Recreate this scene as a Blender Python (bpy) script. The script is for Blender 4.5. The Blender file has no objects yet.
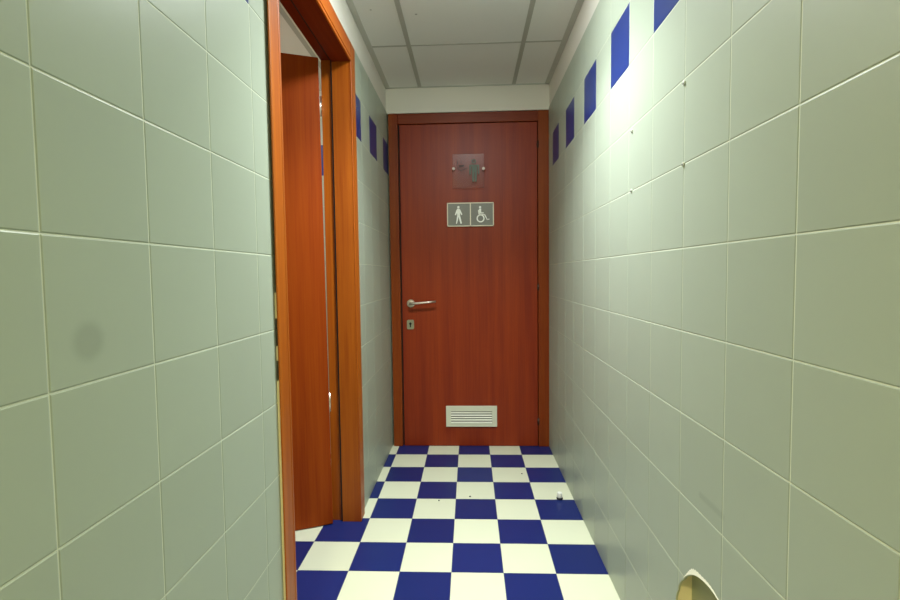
import bpy, bmesh, math, random
from mathutils import Vector, Matrix
random.seed(7)
SC = bpy.context.scene
COL = SC.collection

# ------------------------------------------------------------------ dimensions (metres)
XL, XR = -0.526, 0.5145          # tiled faces of the corridor walls
YE = 3.114                       # front of the end door frame
YB = -1.5                        # wall behind the camera
ZC = 2.346                       # ceiling
ZT = 2.2                         # top of the tiling
LY0, RY0 = 0.5665, 0.7761        # tile grid offsets along the corridor
FX0, FY0 = -0.0812, 1.7710       # floor grid offset
T = 0.2

# ------------------------------------------------------------------ materials
def new_mat(name):
    m = bpy.data.materials.new(name); m.use_nodes = True
    nt = m.node_tree
    b = nt.nodes['Principled BSDF']
    return m, nt, b
def plain(name, col, rough=.5, metal=0., spec=.5):
    m, nt, b = new_mat(name)
    b.inputs['Base Color'].default_value = (*col, 1)
    b.inputs['Roughness'].default_value = rough
    b.inputs['Metallic'].default_value = metal
    b.inputs['Specular IOR Level'].default_value = spec
    n = nt.nodes.new('ShaderNodeTexNoise'); n.inputs['Scale'].default_value = 60
    tc = nt.nodes.new('ShaderNodeTexCoord'); nt.links.new(tc.outputs['Object'], n.inputs['Vector'])
    bp = nt.nodes.new('ShaderNodeBump'); bp.inputs['Strength'].default_value = .03; bp.inputs['Distance'].default_value = .002
    nt.links.new(n.outputs['Fac'], bp.inputs['Height']); nt.links.new(bp.outputs['Normal'], b.inputs['Normal'])
    return m
def math_node(nt, op, a, b=None, clamp=False):
    n = nt.nodes.new('ShaderNodeMath'); n.operation = op; n.use_clamp = clamp
    for i, v in enumerate((a, b)):
        if v is None: continue
        if isinstance(v, (int, float)): n.inputs[i].default_value = v
        else: nt.links.new(v, n.inputs[i])
    return n.outputs[0]
def glazed(name, col, rough=.36, var=.022, spots=(), spec=.3, wave=.0004):
    """Glazed ceramic: slightly different shade per tile (attribute 'shade'), gently uneven glaze; spots = dirt marks
    (centre, half vector, radius, softness, strength)."""
    m, nt, b = new_mat(name)
    at = nt.nodes.new('ShaderNodeAttribute'); at.attribute_name = 'shade'
    tc = nt.nodes.new('ShaderNodeTexCoord')
    n = nt.nodes.new('ShaderNodeTexNoise'); n.inputs['Scale'].default_value = 5; n.inputs['Detail'].default_value = 3
    nt.links.new(tc.outputs['Object'], n.inputs['Vector'])
    f = math_node(nt, 'MULTIPLY_ADD', n.outputs['Fac'], .05); f.node.inputs[2].default_value = .975
    g = math_node(nt, 'MULTIPLY_ADD', at.outputs['Fac'], var); g.node.inputs[2].default_value = 1.0
    f = math_node(nt, 'MULTIPLY', f, g)
    for (c, h, r, soft, amt) in spots:
        # distance to the segment c-h .. c+h
        sep = nt.nodes.new('ShaderNodeVectorMath'); sep.operation = 'SUBTRACT'
        nt.links.new(tc.outputs['Object'], sep.inputs[0]); sep.inputs[1].default_value = c
        L = Vector(h).length
        if L > 0:
            d = nt.nodes.new('ShaderNodeVectorMath'); d.operation = 'DOT_PRODUCT'
            nt.links.new(sep.outputs[0], d.inputs[0]); d.inputs[1].default_value = Vector(h)/L
            t = math_node(nt, 'MINIMUM', math_node(nt, 'MAXIMUM', d.outputs['Value'], -L), L)
            s = nt.nodes.new('ShaderNodeVectorMath'); s.operation = 'SCALE'
            s.inputs[0].default_value = Vector(h)/L; nt.links.new(t, s.inputs['Scale'])
            q = nt.nodes.new('ShaderNodeVectorMath'); q.operation = 'SUBTRACT'
            nt.links.new(sep.outputs[0], q.inputs[0]); nt.links.new(s.outputs[0], q.inputs[1])
            v = q.outputs[0]
        else: v = sep.outputs[0]
        ln = nt.nodes.new('ShaderNodeVectorMath'); ln.operation = 'LENGTH'; nt.links.new(v, ln.inputs[0])
        mr = nt.nodes.new('ShaderNodeMapRange'); mr.interpolation_type = 'SMOOTHSTEP'
        mr.inputs['From Min'].default_value = r*(1-soft); mr.inputs['From Max'].default_value = r
        mr.inputs['To Min'].default_value = amt; mr.inputs['To Max'].default_value = 0
        nt.links.new(ln.outputs['Value'], mr.inputs['Value'])
        f = math_node(nt, 'MULTIPLY', f, math_node(nt, 'SUBTRACT', 1.0, mr.outputs[0]))
    mx = nt.nodes.new('ShaderNodeVectorMath'); mx.operation = 'SCALE'
    mx.inputs[0].default_value = col; nt.links.new(f, mx.inputs['Scale'])
    nt.links.new(mx.outputs[0], b.inputs['Base Color'])
    b.inputs['Roughness'].default_value = rough
    b.inputs['Specular IOR Level'].default_value = spec
    n2 = nt.nodes.new('ShaderNodeTexNoise'); n2.inputs['Scale'].default_value = 14
    nt.links.new(tc.outputs['Object'], n2.inputs['Vector'])
    bp = nt.nodes.new('ShaderNodeBump'); bp.inputs['Strength'].default_value = .25; bp.inputs['Distance'].default_value = wave
    nt.links.new(n2.outputs['Fac'], bp.inputs['Height']); nt.links.new(bp.outputs['Normal'], b.inputs['Normal'])
    return m
def wood(name, dark, light, axis='Z', rough=.36, scale=1.0, spec=.5):
    """Cherry veneer, grain along one axis."""
    m, nt, b = new_mat(name)
    tc = nt.nodes.new('ShaderNodeTexCoord')
    mp = nt.nodes.new('ShaderNodeMapping'); nt.links.new(tc.outputs['Object'], mp.inputs['Vector'])
    s = [14*scale]*3; s['XYZ'.index(axis)] = .55*scale
    mp.inputs['Scale'].default_value = s
    n = nt.nodes.new('ShaderNodeTexNoise'); n.inputs['Scale'].default_value = 1.0
    n.inputs['Detail'].default_value = 5; n.inputs['Roughness'].default_value = .62; n.inputs['Distortion'].default_value = .25
    nt.links.new(mp.outputs[0], n.inputs['Vector'])
    mp2 = nt.nodes.new('ShaderNodeMapping'); nt.links.new(tc.outputs['Object'], mp2.inputs['Vector'])
    s2 = [140*scale]*3; s2['XYZ'.index(axis)] = 3*scale
    mp2.inputs['Scale'].default_value = s2
    n2 = nt.nodes.new('ShaderNodeTexNoise'); n2.inputs['Scale'].default_value = 1.0; n2.inputs['Detail'].default_value = 3
    nt.links.new(mp2.outputs[0], n2.inputs['Vector'])
    a = math_node(nt, 'MULTIPLY', n2.outputs['Fac'], .3)
    f = math_node(nt, 'MULTIPLY_ADD', n.outputs['Fac'], .75); nt.links.new(a, f.node.inputs[2])
    cr = nt.nodes.new('ShaderNodeValToRGB'); nt.links.new(f, cr.inputs['Fac'])
    cr.color_ramp.elements[0].position = .3; cr.color_ramp.elements[0].color = (*dark, 1)
    cr.color_ramp.elements[1].position = .72; cr.color_ramp.elements[1].color = (*light, 1)
    nt.links.new(cr.outputs[0], b.inputs['Base Color'])
    b.inputs['Roughness'].default_value = rough
    b.inputs['Specular IOR Level'].default_value = spec
    bp = nt.nodes.new('ShaderNodeBump'); bp.inputs['Strength'].default_value = .08; bp.inputs['Distance'].default_value = .0006
    nt.links.new(n2.outputs['Fac'], bp.inputs['Height']); nt.links.new(bp.outputs['Normal'], b.inputs['Normal'])
    return m
def emitter(name, col, s):
    m, nt, b = new_mat(name)
    b.inputs['Base Color'].default_value = (*col, 1)
    b.inputs['Emission Color'].default_value = (*col, 1); b.inputs['Emission Strength'].default_value = s
    return m
def acrylic(name, tint, gl=.06):
    m, nt, b = new_mat(name)
    nt.nodes.remove(b)
    tr = nt.nodes.new('ShaderNodeBsdfTransparent'); tr.inputs['Color'].default_value = (*tint, 1)
    g = nt.nodes.new('ShaderNodeBsdfGlossy'); g.inputs['Roughness'].default_value = .28
    g.inputs['Color'].default_value = (1, 1, 1, 1)
    mx = nt.nodes.new('ShaderNodeMixShader'); mx.inputs['Fac'].default_value = gl
    nt.links.new(tr.outputs[0], mx.inputs[1]); nt.links.new(g.outputs[0], mx.inputs[2])
    nt.links.new(mx.outputs[0], nt.nodes['Material Output'].inputs['Surface'])
    return m

GREEN = (.37, .415, .335)
MT = {}
MT['tile_left'] = glazed('sage_tile_left', GREEN, spots=[((XL, .632, 1.057), (0, 0, 0), .036, .55, .17)])
MT['tile_right'] = glazed('sage_tile_right', GREEN, spots=[((XR, 1.0215, .640), (0, -.047, .0), .012, .8, .13)])
MT['tile'] = glazed('sage_tile', GREEN)
MT['blue'] = glazed('cobalt_tile', (.014, .032, .17), rough=.3)
MT['grout'] = plain('pale_grout', (.66, .69, .55), .8)
MT['plaster'] = plain('off_white_plaster', (.74, .71, .64), .7)
MT['floor_white'] = glazed('cream_floor_tile', (.66, .68, .52), rough=.32, var=.03, spec=.4)
MT['floor_blue'] = glazed('navy_floor_tile', (.010, .020, .125), rough=.30, var=.1, spec=.3)
MT['floor_grout'] = plain('floor_joint', (.16, .17, .2), .8)
MT['panel'] = glazed('ceiling_panel_board', (.77, .765, .75), rough=.85, var=.03, spec=.2, wave=.0008,
                     spots=[((-.436, 2.21, ZC), (0, 0, 0), .006, .3, .4), ((-.235, 2.26, ZC), (0, 0, 0), .007, .3, .5)])
MT['tee'] = plain('grey_metal_grid', (.42, .42, .385), .5, .0)
MT['angle'] = plain('pale_metal_angle', (.52, .52, .48), .5, .0)
MT['leaf'] = wood('cherry_veneer_leaf', (.155, .007, .0008), (.30, .036, .002), 'Z', .45, 1.0, .36)
MT['open_leaf'] = wood('cherry_veneer_open_leaf', (.21, .020, .0015), (.37, .066, .004), 'Z', .5, 1.0, .12)
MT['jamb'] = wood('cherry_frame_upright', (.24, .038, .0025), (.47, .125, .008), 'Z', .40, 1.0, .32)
MT['end_upright'] = wood('cherry_end_upright_dimmed', (.15, .014, .0012), (.27, .055, .004), 'Z', .42, 1.0, .28)  # side-frame wood again, with the dimmer light at the end painted in
MT['soffit'] = wood('cherry_lining_shaded', (.13, .008, .001), (.22, .026, .003), 'Y', .5, 1.0, .2)  # same cherry as the frame; underside shade put into the darker colour
MT['head_x'] = wood('cherry_end_head_dimmed', (.13, .011, .001), (.23, .036, .003), 'X', .42, 1.0, .32)  # head of the end frame, same wood, dimmer light put into the colour
MT['head_y'] = wood('cherry_frame_head_along', (.30, .040, .0025), (.52, .135, .008), 'Y', .40, 1.0, .32)
MT['nickel'] = plain('satin_nickel', (.78, .72, .66), .28, 1.)
MT['brass'] = plain('greenish_metal', (.50, .52, .40), .35, .9)
MT['bronze'] = plain('dark_bronze', (.06, .03, .02), .45, .3)
MT['stud'] = plain('dull_metal_stud', (.62, .52, .46), .5, .2)
MT['dark'] = plain('dark_gap', (.012, .010, .010), .7)
MT['alu'] = plain('painted_aluminium', (.66, .66, .54), .45, .0)
MT['vent_back'] = plain('grey_vent_back', (.17, .16, .13), .7)
MT['alu_slat'] = plain('painted_aluminium_slat', (.86, .85, .74), .4, .0)
MT['sign_frame'] = plain('cream_sign_border', (.80, .74, .60), .45)
MT['sign_grey'] = plain('grey_sign_field', (.20, .195, .175), .4)
MT['white'] = plain('white_print', (.95, .95, .90), .5)
MT['acrylic'] = acrylic('clear_acrylic', (.93, .88, .87), .007)
MT['acrylic_edge'] = acrylic('clear_acrylic_edge', (.55, .50, .50), .15)
MT['picto_grey'] = plain('grey_green_pictogram', (.085, .11, .075), .5)
MT['picto_worn'] = plain('worn_pictogram_grey', (.035, .02, .018), .6)
MT['cream'] = plain('cream_filler', (.86, .74, .44), .8)
MT['cavity'] = plain('olive_cavity', (.46, .46, .27), .85)
MT['biscuit'] = plain('pale_biscuit', (.93, .91, .76), .8)
MT['plastic'] = plain('white_plastic', (.80, .80, .74), .45)
MT['plug'] = plain('greyish_plug', (.56, .59, .50), .55)
MT['rubber'] = plain('dark_rubber', (.02, .02, .02), .7)
MT['grit'] = plain('dark_grit', (.03, .028, .025), .9)

# ------------------------------------------------------------------ mesh helpers
class MB:
    """Collects shapes into one bmesh; mats = list of material keys (slots)."""
    def __init__(self, *mats):
        self.bm = bmesh.new(); self.mats = list(mats)
        self.sh = self.bm.faces.layers.float.new('shade')
    def face(self, pts, mi=0, shade=0., smooth=False):
        f = self.bm.faces.new([self.bm.verts.new(p) for p in pts])
        f.material_index = mi; f[self.sh] = shade; f.smooth = smooth
        return f
    def box(self, lo, hi, mi=0, bevel=0., seg=2):
        r = bmesh.ops.create_cube(self.bm, size=1)
        lo, hi = Vector(lo), Vector(hi)
        for v in r['verts']:
            v.co = Vector([lo[i] + (v.co[i]+.5)*(hi[i]-lo[i]) for i in range(3)])
        fs = {f for v in r['verts'] for f in v.link_faces}
        for f in fs: f.material_index = mi
        if bevel:
            es = {e for v in r['verts'] for e in v.link_edges}
            bmesh.ops.bevel(self.bm, geom=list(es), offset=bevel, segments=seg, affect='EDGES', profile=.5, material=-1)
        return r['verts']
    def prism(self, pts, plane, d0, d1, mi=0):
        """Polygon in a plane ('xz', 'yz' or 'xy') pushed from d0 to d1 along the third axis."""
        def P(p, d):
            return {'xz': (p[0], d, p[1]), 'yz': (d, p[0], p[1]), 'xy': (p[0], p[1], d)}[plane]
        a = [self.bm.verts.new(P(p, d0)) for p in pts]; b = [self.bm.verts.new(P(p, d1)) for p in pts]
        fs = [self.bm.faces.new(a), self.bm.faces.new(b)]
        n = len(pts)
        for i in range(n): fs.append(self.bm.faces.new((a[i], a[(i+1) % n], b[(i+1) % n], b[i])))
        for f in fs: f.material_index = mi
        bmesh.ops.recalc_face_normals(self.bm, faces=fs)
        bmesh.ops.triangulate(self.bm, faces=[f for f in fs if len(f.verts) > 4])
    def cyl(self, c, r, h, axis='Z', seg=32, mi=0, r2=None, bevel=0.):
        q = bmesh.ops.create_cone(self.bm, cap_ends=True, segments=seg, radius1=r, radius2=r if r2 is None else r2, depth=h)
        R = {'Z': Matrix(), 'Y': Matrix.Rotation(math.pi/2, 4, 'X'), 'X': Matrix.Rotation(math.pi/2, 4, 'Y')}[axis]
        for v in q['verts']: v.co = R @ v.co + Vector(c)
        fs = {f for v in q['verts'] for f in v.link_faces}
        for f in fs:
            f.material_index = mi; f.smooth = len(f.verts) == 4
        if bevel:
            es = {e for f in fs if len(f.verts) > 4 for e in f.edges}
            bmesh.ops.bevel(self.bm, geom=list(es), offset=bevel, segments=3, affect='EDGES', profile=.5, material=-1)
    def tube(self, pts, r, seg=12, mi=0, flat=1.0):
        pts = [Vector(p) for p in pts]; rings = []
        for i, p in enumerate(pts):
            t = (pts[min(i+1, len(pts)-1)] - pts[max(i-1, 0)]).normalized()
            up = Vector((0, 0, 1)) if abs(t.z) < .9 else Vector((1, 0, 0))
            u = t.cross(up).normalized(); w = u.cross(t)
            rr = r[i] if isinstance(r, (list, tuple)) else r
            rings.append([self.bm.verts.new(p + rr*(math.cos(2*math.pi*k/seg)*u + flat*math.sin(2*math.pi*k/seg)*w)) for k in range(seg)])
        fs = []
        for a, b in zip(rings, rings[1:]):
            for k in range(seg): fs.append(self.bm.faces.new((a[k], a[(k+1) % seg], b[(k+1) % seg], b[k])))
        for f in fs: f.smooth = True
        fs += [self.bm.faces.new(rings[0][::-1]), self.bm.faces.new(rings[-1])]
        for f in fs: f.material_index = mi
        bmesh.ops.recalc_face_normals(self.bm, faces=fs)
    def build(self, name, parent=None, smooth=False):
        me = bpy.data.meshes.new(name)
        if smooth:
            for f in self.bm.faces: f.smooth = True
        self.bm.to_mesh(me); self.bm.free()
        for k in self.mats: me.materials.append(MT[k])
        o = bpy.data.objects.new(name, me); COL.objects.link(o)
        if parent is not None:
            o.parent = parent
        return o
def empty(name, loc=(0, 0, 0), rz=0.):
    o = bpy.data.objects.new(name, None); COL.objects.link(o)
    o.empty_display_size = .1
    o.location = loc; o.rotation_euler = (0, 0, rz)
    return o
def tag(o, label=None, cat=None, kind=None, group=None):
    if label: o['label'] = label
    if cat: o['category'] = cat
    if kind: o['kind'] = kind
    if group: o['group'] = group
    return o

# ------------------------------------------------------------------ tiled wall
GAP, BEV, RISE = .0009, .0017, .0008
def minus(r, h):
    """Rectangle (a0,a1,b0,b1) minus the rectangle h -> list of rectangles."""
    a0, a1, b0, b1 = r; c0, c1, d0, d1 = h
    if c1 <= a0 or c0 >= a1 or d1 <= b0 or d0 >= b1: return [r]
    out = []
    if c0 > a0: out.append((a0, c0, b0, b1))
    if c1 < a1: out.append((c1, a1, b0, b1))
    m0, m1 = max(a0, c0), min(a1, c1)
    if d0 > b0: out.append((m0, m1, b0, d0))
    if d1 < b1: out.append((m0, m1, d1, b1))
    return out
def put(plane, sgn, face):
    """(u, v, d) -> 3D: u along the wall, v up, d out of the wall face."""
    if plane == 'x': return lambda u, v, d: (face + sgn*d, u, v)
    return lambda u, v, d: (u, face + sgn*d, v)
def add_tile(mb, P, r, mi, closed=False, flip=False):
    u0, u1, v0, v1 = r
    u0 += GAP; u1 -= GAP; v0 += GAP; v1 -= GAP
    if u1-u0 < .004 or v1-v0 < .004: return
    bev = min(BEV, (u1-u0)*.3, (v1-v0)*.3)
    j = [random.uniform(-.00012, .00005) for _ in range(4)]
    o = [(u0, v0), (u1, v0), (u1, v1), (u0, v1)]
    i = [(u0+bev, v0+bev), (u1-bev, v0+bev), (u1-bev, v1-bev), (u0+bev, v1-bev)]
    sh = random.uniform(-1, 1)
    bm = mb.bm
    ov = [bm.verts.new(P(*p, -RISE)) for p in o]
    iv = [bm.verts.new(P(*p, d)) for p, d in zip(i, j)]
    fs = [bm.faces.new(iv)] + [bm.faces.new((ov[k], ov[(k+1) % 4], iv[(k+1) % 4], iv[k])) for k in range(4)]
    if closed:
        bv = [bm.verts.new(P(*p, -.003)) for p in o]
        fs += [bm.faces.new((bv[k], bv[(k+1) % 4], ov[(k+1) % 4], ov[k])) for k in range(4)] + [bm.faces.new(bv[::-1])]
    for f in fs: f.material_index = mi; f[mb.sh] = sh
    bmesh.ops.recalc_face_normals(bm, faces=fs)
    if not closed:
        fs[0].normal_update()
        n = Vector(P(0, 0, 1)) - Vector(P(0, 0, 0))
        if fs[0].normal.dot(n) < 0: bmesh.ops.reverse_faces(bm, faces=fs)
def tile_grid(mb, P, u0, u1, off, blue, holes=(), zt=ZT, skip=None):
    k = math.floor((u0-off)/T)
    while off + k*T < u1:
        for r in range(11):
            rect = (max(u0, off+k*T), min(u1, off+(k+1)*T), r*T, min(zt, (r+1)*T))
            if skip and skip(k, r): continue
            rs = [rect]
            for h in holes: rs = [q for s in rs for q in minus(s, h)]
            for q in rs: add_tile(mb, P, q, 1 if (r == 9 and blue(k)) else 0)
        k += 1

# ---- left wall with the side-room doorway
DO0, DO1, DZ = 1.276, 2.186, 2.140      # rough opening
def build_left():
    mb = MB('tile_left', 'blue', 'grout', 'plaster')
    P = put('x', 1, XL)
    hole = (DO0, DO1, -1, DZ)
    tile_grid(mb, P, YB, 3.16, LY0, lambda k: k % 2 == 0, [hole])
    xb = XL-.0009
    for (y0, y1, z0, z1) in minus((YB, 3.16, 0, ZT), hole):
        mb.box((-.64, y0, z0), (xb, y1, z1), 2)
    mb.box((-.64, YB, ZT), (XL-.004, 3.16, ZC+.01), 3)
    return tag(mb.build('wall_left'), 'sage green tiled wall on the left with a row of cobalt tiles', 'wall', 'structure')
build_left()

# ---- right wall with the knocked-out hole
HC, HR = (1.015, .286), .172
CAV = (.825, 1.192, .10, .475)
def build_right():
    mb = MB('tile_right', 'blue', 'grout', 'plaster', 'cavity', 'cream')
    P = put('x', -1, XR)
    rows = (0, 1, 2); cols = (0, 1, 2)
    skip = lambda k, r: r in rows and k in cols
    tile_grid(mb, P, YB, 3.16, RY0, lambda k: k % 2 == 0, [], skip=skip)
    xb = XR+.0009
    reg = (RY0, RY0+3*T, 0, 3*T)
    for (y0, y1, z0, z1) in minus((YB, 3.16, 0, ZT), reg):
        mb.box((xb, y0, z0), (.64, y1, z1), 2)
    mb.box((XR+.004, YB, ZT), (.64, 3.16, ZC+.01), 3)
    # local patch: closed tiles on a thin substrate, pierced by a ragged round hole
    pt = MB('tile_right', 'blue', 'grout', 'plaster', 'cavity', 'cream')
    for k in cols:
        for r in rows: add_tile(pt, P, (RY0+k*T, RY0+(k+1)*T, r*T, (r+1)*T), 0, closed=True)
    pt.box((xb, reg[0], 0), (XR+.005, reg[1], 3*T), 2)
    po = pt.build('patch_work')
    ct = MB('cavity')
    n = 72; ring = []
    for i in range(n):
        a = 2*math.pi*i/n
        rr = HR + random.uniform(-.0014, .0014) + .002*math.sin(5*a+.6)
        ring.append((HC[0]+rr*math.cos(a), HC[1]+rr*math.sin(a)))
    ct.prism(ring, 'yz', XR-.05, XR+.05)
    co = ct.build('cut_work')
    md = po.modifiers.new('b', 'BOOLEAN'); md.operation = 'DIFFERENCE'; md.object = co; md.solver = 'EXACT'; md.use_self = True
    dg = bpy.context.evaluated_depsgraph_get()
    me = bpy.data.meshes.new_from_object(po.evaluated_get(dg))
    mb.bm.from_mesh(me)
    for o in (po, co): bpy.data.objects.remove(o)
    # body of the wall behind the patch, with the shallow cavity
    x0 = XR+.0051
    for (y0, y1, z0, z1) in minus(reg, CAV): mb.box((x0, y0, z0), (.64, y1, z1), 5)
    mb.box((.556, CAV[0]-.001, CAV[2]-.001), (.64, CAV[1]+.001, CAV[3]+.001), 4)
    w = tag(mb.build('wall_right'), 'sage green tiled wall on the right with a knocked-out round hole', 'wall', 'structure')
    # chipped pale rim round the top of the hole
    rim = MB('biscuit')
    seg = []
    for i in range(61):
        t = i/60; dg_ = 40 + 74*t
        wd = .0115*math.exp(-((dg_-63)/12)**2) + .0055*math.exp(-((dg_-86)/14)**2) + .0008
        seg.append((math.radians(dg_), wd*(1+.12*math.sin(dg_*1.7))))
    for (a, w0), (b, w1) in zip(seg, seg[1:]):
        q = lambda an, r, x: (x, HC[0]+r*math.cos(an), HC[1]+r*math.sin(an))
        ri = HR-.0005
        rim.face([q(a, ri, XR-.0016), q(b, ri, XR-.0016), q(b, ri+w1, XR-.0006), q(a, ri+w0, XR-.0006)])
        rim.face([q(a, ri-.001, XR+.004), q(b, ri-.001, XR+.004), q(b, ri, XR-.0016), q(a, ri, XR-.0016)])
    bmesh.ops.remove_doubles(rim.bm, verts=rim.bm.verts[:], dist=1e-5)
    r = rim.build('chipped_rim', w); r['label'] = 'pale chipped edge of the hole'
build_right()

# ---- end wall (plaster above the door frame), wall behind the camera
mb = MB('plaster')
mb.box((-.64, 3.165, 0), (.64, 3.28, ZC+.01)); mb.box((XL-.01, YE+.003, 2.187), (XR+.01, 3.166, ZC+.005))
tag(mb.build('wall_end'), 'off-white plastered wall above the closed door at the end', 'wall', 'structure')
mb = MB('tile', 'blue', 'grout', 'plaster')
tile_grid(mb, put('y', 1, YB), XL, XR, XL, lambda k: k % 2 == 0)
mb.box((-.64, YB-.1, 0), (.64, YB-.0009, ZT), 2); mb.box((-.64, YB-.1, ZT), (.64, YB-.004, ZC+.01), 3)
tag(mb.build('wall_behind'), 'tiled wall closing the corridor behind the viewer', 'wall', 'structure')

# ---- side room shell
RX0, RY_0, RY_1 = -2.3, .7, 3.12
mb = MB('tile', 'blue', 'grout', 'plaster')
tile_grid(mb, put('y', -1, RY_1), RX0, -.64, -.645, lambda k: k % 2 == 0)
mb.box((RX0-.1, RY_1+.0009, 0), (-.641, RY_1+.1, ZT), 2); mb.box((RX0-.1, RY_1+.004, ZT), (-.641, RY_1+.1, ZC), 3)
tag(mb.build('wall_side_room_far'), 'tiled far wall of the side room glimpsed through the open doorway', 'wall', 'structure')
mb = MB('tile', 'blue', 'grout', 'plaster')
tile_grid(mb, put('x', 1, RX0), RY_0, RY_1, LY0, lambda k: k % 2 == 0)
mb.box((RX0-.1, RY_0-.1, 0), (RX0-.0009, RY_1, ZT), 2); mb.box((RX0-.1, RY_0-.1, ZT), (RX0-.004, RY_1, ZC), 3)
tag(mb.build('wall_side_room_left'), 'tiled left wall of the side room', 'wall', 'structure')
mb = MB('tile', 'blue', 'grout', 'plaster')
tile_grid(mb, put('y', 1, RY_0), RX0, -.64, -.645, lambda k: k % 2 == 0)
mb.box((RX0, RY_0-.1, 0), (-.641, RY_0-.0009, ZT), 2); mb.box((RX0, RY_0-.1, ZT), (-.641, RY_0-.004, ZC), 3)
tag(mb.build('wall_side_room_near'), 'tiled near wall of the side room', 'wall', 'structure')

# ---- floor: checkerboard of 20 cm tiles
mb = MB('floor_white', 'floor_blue', 'floor_grout')
mb.box((RX0-.1, YB-.1, -.1), (.64, 3.28, -.0006), 2)
i0, i1 = math.floor((RX0-FX0)/T), math.ceil((XR-FX0)/T)
j0, j1 = math.floor((YB-FY0)/T), math.ceil((3.28-FY0)/T)
for i in range(i0, i1):
    for j in range(j0, j1):
        x0, x1 = max(RX0, FX0+i*T)+.0007, min(.55, FX0+(i+1)*T)-.0007
        y0, y1 = max(YB, FY0+j*T)+.0007, min(3.28, FY0+(j+1)*T)-.0007
        z = [random.uniform(-.00025, .0000) for _ in range(4)]
        mb.face([(x0, y0, z[0]), (x1, y0, z[1]), (x1, y1, z[2]), (x0, y1, z[3])], 1 if (i+j) % 2 == 0 else 0, random.uniform(-1, 1))
tag(mb.build('floor'), 'floor of cream and navy checkerboard tiles', 'floor', 'structure')

# ---- suspended ceiling: slab, panels, tees, edge angles
TX, TY = (-.307, .292), [2.556-.6*k for k in range(8)]
mb = MB('plaster'); mb.box((RX0-.1, YB-.1, ZC+.004), (.64, 3.28, ZC+.1))
ceil = tag(mb.build('ceiling'), 'suspended ceiling of dull grey panels in a metal grid', 'ceiling', 'structure')
xs = [XL, TX[0], TX[1], XR]; ys = [YB] + [y for y in sorted(TY) if y > YB+.05] + [YE+.01]
LAMPS = [(-.0075, 1.656), (-.0075, -.744)]
for a, b in zip(xs, xs[1:]):
    for c, d in zip(ys, ys[1:]):
        p = MB('panel'); s = random.uniform(-1, 1)
        z = ZC + .001
        vs = p.box((a+.001, c+.001, z), (b-.001, d-.001, z+.003))
        for f in p.bm.faces: f[p.sh] = s
        p.build('ceiling_panel', ceil)
for x in TX:
    p = MB('tee'); p.box((x-.0115, YB, ZC-.0015), (x+.0115, YE+.008, ZC+.002)); p.build('grid_tee', ceil)
for y in TY:
    if y < YB: continue
    for a, b in zip(xs, xs[1:]):
        p = MB('tee'); p.box((a+.003, y-.006, ZC-.0005), (b-.003, y+.006, ZC+.002)); p.build('cross_tee', ceil)
for (x0, x1) in ((XL-.003, XL+.026), (XR-.026, XR+.003)):
    p = MB('angle'); p.box((x0, YB, ZC-.002), (x1, YE+.008, ZC+.002)); p.build('edge_angle', ceil)
p = MB('angle'); p.box((XL, YE-.012, ZC-.002), (XR, YE+.006, ZC+.002)); p.build('edge_angle', ceil)
# side room ceiling
mb = MB('panel'); mb.box((RX0, RY_0, ZC), (-.85, RY_1, ZC+.003))
sc_ = tag(mb.build('ceiling_side_room'), 'grey ceiling of the side room', 'ceiling', 'structure')
p = MB('tee'); p.box((-.85, RY_0, ZC-.004), (-.825, RY_1, ZC+.002)); p.build('edge_angle', sc_)
p = MB('plaster'); p.box((-.825, RY_0, ZC-.002), (-.64, RY_1, ZC+.002)); p.build('plaster_margin', sc_)

# ------------------------------------------------------------------ end door: frame + leaf
fr = tag(empty('trim_1', (0, YE, 0)), 'reddish brown wooden frame around the closed end door', 'door frame', 'structure')
LX0, LX1, LZ = -.446, .442, 2.114
def part(parent, name, mats, fn):
    """Build in world coordinates, keep them, parent to an Empty."""
    m = MB(*mats); fn(m)
    off = Vector(parent.location) if parent else Vector((0, 0, 0))
    R = Matrix.Rotation(-parent.rotation_euler.z, 4, 'Z') if parent and parent.rotation_euler.z else Matrix()
    for v in m.bm.verts: v.co = R @ (v.co - off)
    return m.build(name, parent)
part(fr, 'upright', ['end_upright'], lambda m: m.box((-.5165, YE, 0), (LX0-.010, YE+.05, 2.184), 0, .003))
part(fr, 'upright', ['end_upright'], lambda m: m.box((LX1+.004, YE, 0), (.5165, YE+.05, 2.184), 0, .003))
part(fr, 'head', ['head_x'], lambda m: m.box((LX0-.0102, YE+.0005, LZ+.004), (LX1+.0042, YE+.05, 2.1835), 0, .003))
part(fr, 'rebate_shade', ['dark'], lambda m: (m.box((LX0-.0115, YE+.03, .0), (LX0+.03, YE+.05, LZ+.006)),
                                         m.box((LX1-.03, YE+.03, .0), (LX1+.006, YE+.05, LZ+.006)),
                                         m.box((LX0, YE+.03, LZ-.03), (LX1, YE+.05, LZ+.006))))  # near-black strips paint the shade in the gap round the leaf
d1 = tag(empty('door_1', (LX1, YE, 0)), 'closed reddish brown restroom door at the end of the corridor', 'door', 'structure')
YD = YE + .006      # front of the leaf
part(d1, 'door_leaf', ['leaf'], lambda m: m.box((LX0, YD, .002), (LX1, YD+.04, LZ), 0, .0025))
for hz in (1.971, 1.057, .17):
    def hinge(m, hz=hz):
        m.cyl((LX1+.002, YD-.006, hz), .0065, .034, 'Z', 16, 0); m.cyl((LX1+.002, YD-.006, hz+.0195), .005, .005, 'Z', 16, 0)
        m.cyl((LX1+.002, YD-.006, hz-.0195), .005, .005, 'Z', 16, 0)
    part(d1, 'hinge', ['bronze'], hinge)
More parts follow.
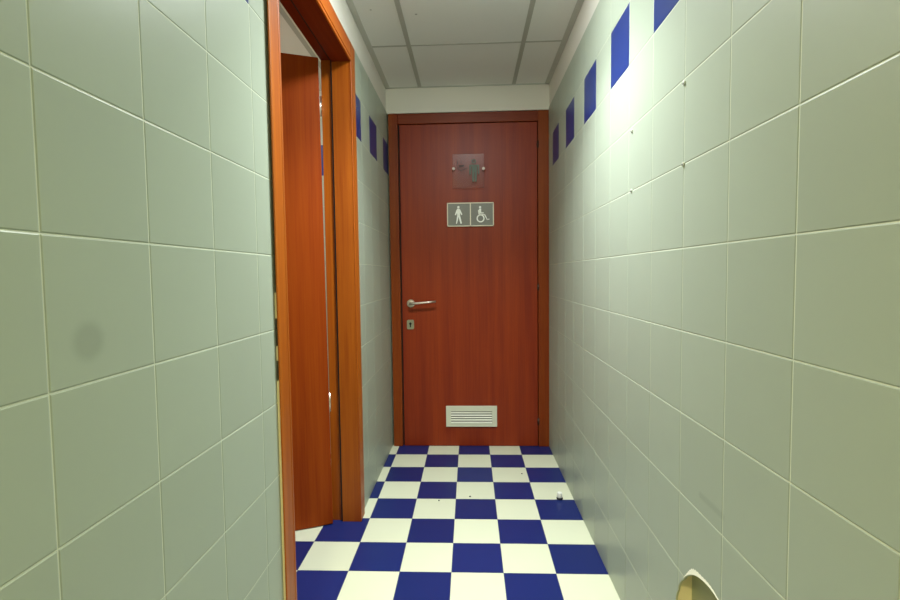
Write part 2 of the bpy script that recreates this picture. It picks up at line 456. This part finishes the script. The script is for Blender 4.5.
# lever handle (part) with its rose (sub-part)
hx, hz = -.388, .958
def lever(m):
    m.tube([(hx, YD-.004, hz), (hx, YD-.03, hz), (hx+.002, YD-.046, hz), (hx+.012, YD-.052, hz+.0005), (hx+.05, YD-.053, hz+.003), (hx+.11, YD-.053, hz+.008), (hx+.168, YD-.051, hz+.0125)],
           [.009, .009, .0095, .0085, .0075, .0072, .0072], 14)
lv = part(d1, 'lever_handle', ['nickel'], lever)
lv['label'] = 'pale satin metal lever'
def child_of(o, name, mats, fn):
    m = MB(*mats); fn(m)
    off = Vector(d1.location) if o.parent is d1 else Vector(o.parent.location)
    for v in m.bm.verts: v.co = v.co - off
    return m.build(name, o)
child_of(lv, 'handle_rose', ['nickel'], lambda m: m.cyl((hx, YD-.005, hz), .0255, .010, 'Y', 40, 0, None, .002))
kx, kz = -.393, .818
def esc(m):
    pts = []
    for cx, cz, a0 in ((.014, .022, 0), (-.014, .022, 90), (-.014, -.022, 180), (.014, -.022, 270)):
        for s in range(5):
            a = math.radians(a0 + 22.5*s); pts.append((kx+cx+.009*math.cos(a), kz+cz+.009*math.sin(a)))
    m.prism(pts, 'xz', YD-.008, YD)
ep = part(d1, 'lock_escutcheon', ['brass'], esc)
child_of(ep, 'keyhole', ['dark'], lambda m: (m.cyl((kx, YD-.0085, kz+.006), .0085, .002, 'Y', 24, 0), m.box((kx-.004, YD-.0095, kz-.018), (kx+.004, YD-.0075, kz+.004))))
# ventilation grille in the leaf
vx0, vx1, vz0, vz1 = -.165, .172, .135, .273
def vent(m):
    ix0, ix1, iz0, iz1 = vx0+.032, vx1-.032, vz0+.022, vz1-.036
    for r in minus((vx0, vx1, vz0, vz1), (ix0, ix1, iz0, iz1)):
        m.box((r[0], YD-.011, r[2]), (r[1], YD+.0005, r[3]), 0, .0012)
    m.box((vx0+.02, YD-.002, vz0+.015), (vx1-.02, YD+.0005, vz1-.02), 1)
vg = part(d1, 'vent_grille', ['alu', 'vent_back'], vent)
vg['label'] = 'grey louvred metal vent low on the door'
ix0, ix1, iz0, iz1 = vx0+.032, vx1-.032, vz0+.022, vz1-.036
n = 5
for k in range(n):
    z = iz0 + (iz1-iz0)*(k+.5)/n
    def slat(m, z=z):
        m.prism([(YD-.0105, z-.0040), (YD-.0097, z-.0048), (YD-.0030, z+.0012), (YD-.0038, z+.0020)], 'yz', ix0-.001, ix1+.001)
    child_of(vg, 'louvre_slat', ['alu_slat'], slat)

# ------------------------------------------------------------------ double pictogram sign on the door
sx0, sx1, sz0, sz1 = -.142, .161, 1.455, 1.608
scx, scz = (sx0+sx1)/2, (sz0+sz1)/2
s0 = tag(empty('pictogram_sign', (scx, YD, sz0)), 'grey double sign with white standing figure and wheelchair symbol, on the end door', 'sign')
SP = .000433
U = lambda x, y: (scx+(x-455)*SP, scz+(285-y)*SP)
def stroke(m, pts, w, plane='xz', d0=0, d1=0, mi=0):
    for (a, b) in zip(pts, pts[1:]):
        a, b = Vector(a), Vector(b); t = (b-a).normalized(); nrm = Vector((-t.y, t.x))*w/2
        m.prism([a+nrm, b+nrm, b-nrm, a-nrm], plane, d0, d1, mi)
    for p in pts[:]:
        m.prism([(p[0]+w/2*math.cos(2*math.pi*k/16), p[1]+w/2*math.sin(2*math.pi*k/16)) for k in range(16)], plane, d0, d1, mi)
def sframe(m):
    bw = .0062
    for r in ((sx0, sx1, sz1-bw, sz1), (sx0, sx1, sz0, sz0+bw), (sx0, sx0+bw, sz0, sz1), (sx1-bw, sx1, sz0, sz1), (scx-.0034, scx+.0034, sz0, sz1)):
        m.box((r[0], YD-.009, r[2]), (r[1], YD-.0003, r[3]))
part(s0, 'sign_frame', ['sign_frame'], sframe)
fw = (sx1-sx0)/2
for k, (a, b) in enumerate(((sx0+.004, scx-.002), (scx+.002, sx1-.004))):
    part(s0, 'sign_panel', ['sign_grey'], lambda m, a=a, b=b: m.box((a, YD-.006, sz0+.004), (b, YD-.0005, sz1-.004)))
fy0, fy1 = YD-.0078, YD-.0058
def man(m):
    c = U(276, 174); m.cyl((c[0], (fy0+fy1)/2, c[1]), 18*SP, fy1-fy0, 'Y', 24)
    out = [(260, 196), (292, 196), (312, 228), (334, 282), (319, 294), (299, 258), (299, 292), (327, 412), (318, 421), (302, 418), (277, 318),
           (253, 418), (238, 421), (240, 405), (256, 292), (254, 258), (237, 297), (223, 285), (241, 228)]
    m.prism([U(*p) for p in out], 'xz', fy0, fy1)
o = part(s0, 'man_pictogram', ['white'], man); o['label'] = 'white standing figure'
def wheel(m):
    c = U(600, 179); m.cyl((c[0], (fy0+fy1)/2, c[1]), 17*SP, fy1-fy0, 'Y', 24)
    m.prism([U(*p) for p in ((583, 200), (616, 200), (617, 258), (652, 258), (654, 272), (585, 276))], 'xz', fy0, fy1)
    stroke(m, [U(577, 228), U(583, 282)], 17*SP, 'xz', fy0, fy1)
    stroke(m, [U(596, 290), U(668, 292), U(706, 366), U(732, 360)], 15*SP, 'xz', fy0, fy1)
    cx, cz = U(606, 346); R1, R0 = 60*SP, 42*SP
    for k in range(36):
        a, b = 2*math.pi*k/36, 2*math.pi*(k+1)/36
        m.prism([(cx+R0*math.cos(a), cz+R0*math.sin(a)), (cx+R1*math.cos(a), cz+R1*math.sin(a)), (cx+R1*math.cos(b), cz+R1*math.sin(b)), (cx+R0*math.cos(b), cz+R0*math.sin(b))], 'xz', fy0+.0001, fy1)
o = part(s0, 'wheelchair_pictogram', ['white'], wheel); o['label'] = 'white wheelchair user symbol'

# ------------------------------------------------------------------ clear acrylic plaque above it
px0, px1, pz0, pz1 = -.102, .099, 1.699, 1.914
pc = (px0+px1)/2
a0 = tag(empty('acrylic_plaque', (pc, YD, pz0)), 'clear square acrylic plaque with a grey-green man, on two studs near the door top', 'sign')
PY0, PY1 = YD-.020, YD-.016
def plate(m):
    m.box((px0, PY0, pz0), (px1, PY1, pz1), 0, .0006, 1)
    for f in m.bm.faces:
        f.normal_update()
        if abs(f.normal.y) < .9: f.material_index = 1
part(a0, 'plaque_plate', ['acrylic', 'acrylic_edge'], plate)
for x, z in ((px0+.006, 1.822), (px1-.003, 1.8195)):
    st = part(a0, 'fixing_stud', ['stud'], lambda m, x=x, z=z: (m.cyl((x, PY0-.005, z), .0095, .009, 'Y', 24, 0, None, .0025), m.cyl((x, (PY1+YD)/2, z), .006, YD-PY1, 'Y', 16)))
QP = .2005/ (655-195)      # metres per zoomed pixel
Q = lambda x, y: (pc+(x-425)*QP, 1.914-(y-142)*QP)
py0, py1 = PY0-.0028, PY0
def man2(m):
    c = Q(507, 248)
    for k in range(28):
        a, b = 2*math.pi*k/28, 2*math.pi*(k+1)/28
        f = lambda r, t: (c[0]+r*1.12*QP*math.cos(t), c[1]+r*.95*QP*math.sin(t))
        m.prism([f(17, a), f(30, a), f(30, b), f(17, b)], 'xz', py0, py1)
    m.prism([Q(*p) for p in ((474, 300), (556, 300), (552, 405), (545, 545), (522, 545), (519, 405), (513, 405), (511, 545), (484, 545), (480, 405))], 'xz', py0, py1)
    for xx in ((440, 303), (592, 303)):
        pass
    m.prism([Q(*p) for p in ((440, 303), (466, 303), (462, 440), (440, 440))], 'xz', py0, py1)
    m.prism([Q(*p) for p in ((564, 303), (584, 303), (588, 435), (566, 435))], 'xz', py0, py1)
    m.prism([Q(*p) for p in ((440, 300), (584, 300), (576, 318), (448, 318))], 'xz', py0+.0004, py1)
o = part(a0, 'man_pictogram', ['picto_grey'], man2); o['label'] = 'grey-green standing man'
def worn(m):
    w = 7*QP
    stroke(m, [Q(265, 232), Q(262, 280)], w, 'xz', py0+.0015, py1)
    stroke(m, [Q(322, 235), Q(322, 272)], w, 'xz', py0+.0015, py1)
    stroke(m, [Q(295, 312), Q(355, 312)], 18*QP, 'xz', py0+.0015, py1)
    stroke(m, [Q(262, 335), Q(290, 365), Q(322, 385), Q(355, 365), Q(412, 340)], w, 'xz', py0+.0015, py1)
o = part(a0, 'worn_pictogram', ['picto_worn'], worn); o['label'] = 'faint worn-off symbol'

# ------------------------------------------------------------------ side doorway: frame and open leaf
XF = -.515                       # corridor face of the architrave
J0, J1, JZ = 1.325, 2.138, 2.092 # clear opening
f2 = tag(empty('trim_2', (XF, (J0+J1)/2, 0)), 'orange brown wooden frame of the open doorway in the left wall', 'door frame', 'structure')
def stop_jamb(y0, y1): return lambda m: m.box((-.602, y0, 0), (XF-.004, y1, JZ+.03), 0, .0015)
part(f2, 'jamb', ['jamb'], stop_jamb(J0-.036, J0))
part(f2, 'jamb', ['jamb'], stop_jamb(J1, J1+.036))
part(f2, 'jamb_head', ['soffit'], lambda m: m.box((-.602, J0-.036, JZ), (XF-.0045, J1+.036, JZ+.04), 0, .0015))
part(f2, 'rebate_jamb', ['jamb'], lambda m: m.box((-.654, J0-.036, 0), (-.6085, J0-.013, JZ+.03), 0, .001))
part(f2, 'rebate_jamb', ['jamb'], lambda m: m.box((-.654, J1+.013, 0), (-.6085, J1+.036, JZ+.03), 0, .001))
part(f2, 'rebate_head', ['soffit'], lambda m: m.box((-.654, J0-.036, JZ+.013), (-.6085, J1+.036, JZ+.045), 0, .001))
part(f2, 'door_seal', ['dark'], lambda m: (m.box((-.6088, J0-.036, 0), (-.6015, J0-.004, JZ+.03)), m.box((-.6088, J1+.004, 0), (-.6015, J1+.036, JZ+.03)),
                                           m.box((-.6088, J0-.03, JZ+.004), (-.6015, J1+.03, JZ+.04))))
AW = .077
def arch_up(y0, y1, inner):
    def fn(m):
        m.box((XF-.005, y0, 0), (XF, y1, JZ+.0845), 0, .0018)
        # little bead along the inner edge
        yb = y1-.006 if inner > 0 else y0+.006
        m.box((XF-.004, yb-.006, 0), (XF+.0015, yb+.006, JZ+.012), 0, .0022)
    return fn
part(f2, 'architrave', ['jamb'], arch_up(1.257, J0+.002, 1))
part(f2, 'architrave', ['jamb'], arch_up(J1-.002, J1+AW, -1))
def arch_head(m):
    m.box((XF-.005, J0+.0025, JZ+.020), (XF-.0004, J1-.0025, JZ+.084), 0, .0018)
    m.box((XF-.006, J0+.002, JZ-.001), (XF+.0015, J1-.002, JZ+.013), 0, .0022)
part(f2, 'architrave_head', ['head_y'], arch_head)
# gap filler between the near upright and the tiles: cream lower down, dark block behind
o = part(f2, 'gap_filler', ['cream'], lambda m: (m.box((XL-.004, 1.2595, 0), (XF-.0052, 1.274, .86)), m.box((XL-.003, 1.2625, 1.03), (XL+.004, 1.272, 1.10)),
                                                m.box((XL-.003, 1.2625, .915), (XL+.004, 1.272, .955))))
o['label'] = 'cream filler strip in the gap beside the tiles'
o = part(f2, 'gap_shade_back', ['dark'], lambda m: m.box((-.60, 1.2765, 0), (XF-.013, J0-.0365, JZ+.03)))  # near-black block put in for the shade inside the gap
# leaf
PIV = (-.663, 2.152)
ang = math.radians(-68)
d2 = tag(empty('door_2', (PIV[0], PIV[1], 0)), 'reddish brown door standing open inside the left doorway', 'door', 'structure')
LW, LT = .825, .04
def box2(name, mats, fn, parent=None):
    m = MB(*mats); fn(m); return m.build(name, parent or d2)
box2('door_leaf', ['open_leaf'], lambda m: m.box((.004, -LW, .004), (.004+LT, 0, JZ+.008), 0, .0025))
for hz in (1.905, .56):
    def hg(m, hz=hz):
        m.cyl((0, .006, hz), .0075, .085, 'Z', 16); m.box((.0, -.0, hz-.04), (.034, .0022, hz+.04))
    box2('hinge', ['nickel'], hg)
def lev2(m):
    x0 = .004+LT
    m.tube([(x0, -LW+.06, 1.0), (x0+.035, -LW+.06, 1.0), (x0+.047, -LW+.07, 1.0), (x0+.05, -LW+.18, 1.004)], .0085, 12)
l2 = box2('lever_handle', ['nickel'], lev2)
box2('handle_rose', ['nickel'], lambda m: m.cyl((.004+LT+.005, -LW+.06, 1.0), .0255, .01, 'X', 32), l2)
TILT = Matrix.Translation((0, 0, 1.1)) @ Matrix.Rotation(-.006, 4, 'Y') @ Matrix.Translation((0, 0, -1.1))
d2.matrix_world = Matrix.Translation((PIV[0], PIV[1], 0)) @ TILT @ Matrix.Rotation(ang, 4, 'Z')

# ------------------------------------------------------------------ small things
st = empty('door_stop', (.445, 2.378, 0))
tag(st, 'small white door stop on a cream floor tile near the right wall', 'door stop')
m = MB('rubber'); m.cyl((0, 0, .0045), .0155, .009, 'Z', 24, 0, None, .002); m.build('rubber_base', st)
m = MB('plastic'); m.cyl((0, 0, .0225), .0145, .027, 'Z', 24, 0, .0115, .004); m.build('stop_knob', st)
for i, (y, z, lab) in enumerate(((1.177, 1.590, 'white wall plug nearer to the viewer in the higher grout joint, right wall'),
                                 (1.542, 1.586, 'white wall plug farther from the viewer in the higher grout joint, right wall'),
                                 (1.177, 1.400, 'white wall plug nearer to the viewer in the lower grout joint, right wall'),
                                 (1.542, 1.400, 'white wall plug farther from the viewer in the lower grout joint, right wall'))):
    w = tag(empty('wall_plug', (XR, y, z)), lab, 'wall plug', None, 'wall plugs left in the right wall')
    m = MB('plug'); m.cyl((-.0008, 0, 0), .0055, .005, 'X', 18, 0, None, .001); m.build('plug_collar', w)
    m = MB('dark'); m.cyl((-.0034, 0, -.001), .0026, .0012, 'X', 12); m.build('plug_hole', w)
for i, (x, y, r, lab) in enumerate(((-.166, 2.347, .0042, 'dark speck of grit on a cream floor tile left of the middle'),
                                    (-.009, 2.392, .0050, 'dark speck of grit by the middle of the checkerboard floor'),
                                    (.288, 2.679, .0042, 'dark speck of grit on a far cream tile towards the right'))):
    m = MB('grit')
    q = bmesh.ops.create_icosphere(m.bm, subdivisions=2, radius=r)
    for v in q['verts']:
        v.co *= random.uniform(.75, 1.15); v.co.z *= .6
    zmin = min(v.co.z for v in q['verts'])
    for v in q['verts']: v.co.z -= zmin
    o = m.build('grit_speck'); o.location = (x, y, 0)
    tag(o, lab, 'debris', None, 'grit on the floor')

# ------------------------------------------------------------------ lamps
def dome_lamp(x, y, strength, col, lab, watts, rad=.15, drop=.032):
    e = tag(empty('ceiling_lamp', (x, y, ZC)), lab, 'ceiling lamp', None, 'opal ceiling lamps')
    m = MB('plastic'); m.cyl((0, 0, -.008), rad+.012, .016, 'Z', 48, 0, None, .003); m.build('lamp_base', e)
    k = 'glow_%d' % len(MT); MT[k] = emitter('opal_glass', col, strength)
    m = MB(k); n = 40; rings = []
    for i in range(9):
        a = math.pi/2*i/8; rings.append((rad*math.cos(a), -.016-drop*math.sin(a)))
    for (r0, z0), (r1, z1) in zip(rings, rings[1:]):
        for q in range(n):
            a, b = 2*math.pi*q/n, 2*math.pi*(q+1)/n
            P = [(r0*math.cos(a), r0*math.sin(a), z0), (r1*math.cos(a), r1*math.sin(a), z1), (r1*math.cos(b), r1*math.sin(b), z1), (r0*math.cos(b), r0*math.sin(b), z0)]
            if r1 < 1e-6: P = [P[0], P[1], P[3]]
            m.face(P, 0, 0, True)
    bmesh.ops.remove_doubles(m.bm, verts=m.bm.verts[:], dist=1e-5)
    bmesh.ops.recalc_face_normals(m.bm, faces=m.bm.faces[:])
    m.build('opal_shade', e)
    ld = bpy.data.lights.new('lamp_light', 'AREA'); ld.shape = 'DISK'; ld.size = 2*rad*.9; ld.energy = watts; ld.color = col
    ld.spread = math.radians(113)
    lo = bpy.data.objects.new('lamp_light', ld); COL.objects.link(lo); lo.parent = e; lo.location = (0, 0, -.018-drop)
dome_lamp(.0, 1.66, 72, (.92, 1.0, .98), 'opal glass ceiling lamp just ahead of the viewer', 17.5)
dome_lamp(-.29, -.70, 88, (1.0, .90, .50), 'opal glass ceiling lamp behind the viewer', 13)
dome_lamp(-1.45, 2.35, 75, (1.0, .97, .88), 'opal glass ceiling lamp in the side room', 2)

# ------------------------------------------------------------------ world, camera, render look
w = bpy.data.worlds.new('world'); SC.world = w; w.use_nodes = True
w.node_tree.nodes['Background'].inputs['Color'].default_value = (.02, .02, .02, 1)
cd = bpy.data.cameras.new('camera'); cam = bpy.data.objects.new('camera', cd); COL.objects.link(cam)
r = Vector((.99908403, .04099245, -.0122766)); u = Vector((.0100777, .05342395, .99852107)); f = Vector((-.04158769, .99773017, -.05296191))
M = Matrix(((r.x, u.x, -f.x), (r.y, u.y, -f.y), (r.z, u.z, -f.z))).to_4x4()
M.translation = Vector((0, 0, 1.14279))
cam.matrix_world = M
cd.sensor_width = 36; cd.lens = 36*475.956/900; cd.clip_start = .02
SC.camera = cam
SC.view_settings.view_transform = 'Standard'; SC.view_settings.look = 'None'
SC.view_settings.gamma = 1; SC.view_settings.exposure = 0.12; SC.view_settings.use_curve_mapping = False
try:
    SC.cycles.use_denoising = True; SC.cycles.max_bounces = 10; SC.cycles.diffuse_bounces = 8; SC.cycles.transparent_max_bounces = 12
    SC.cycles.sample_clamp_indirect = 6
except Exception: pass
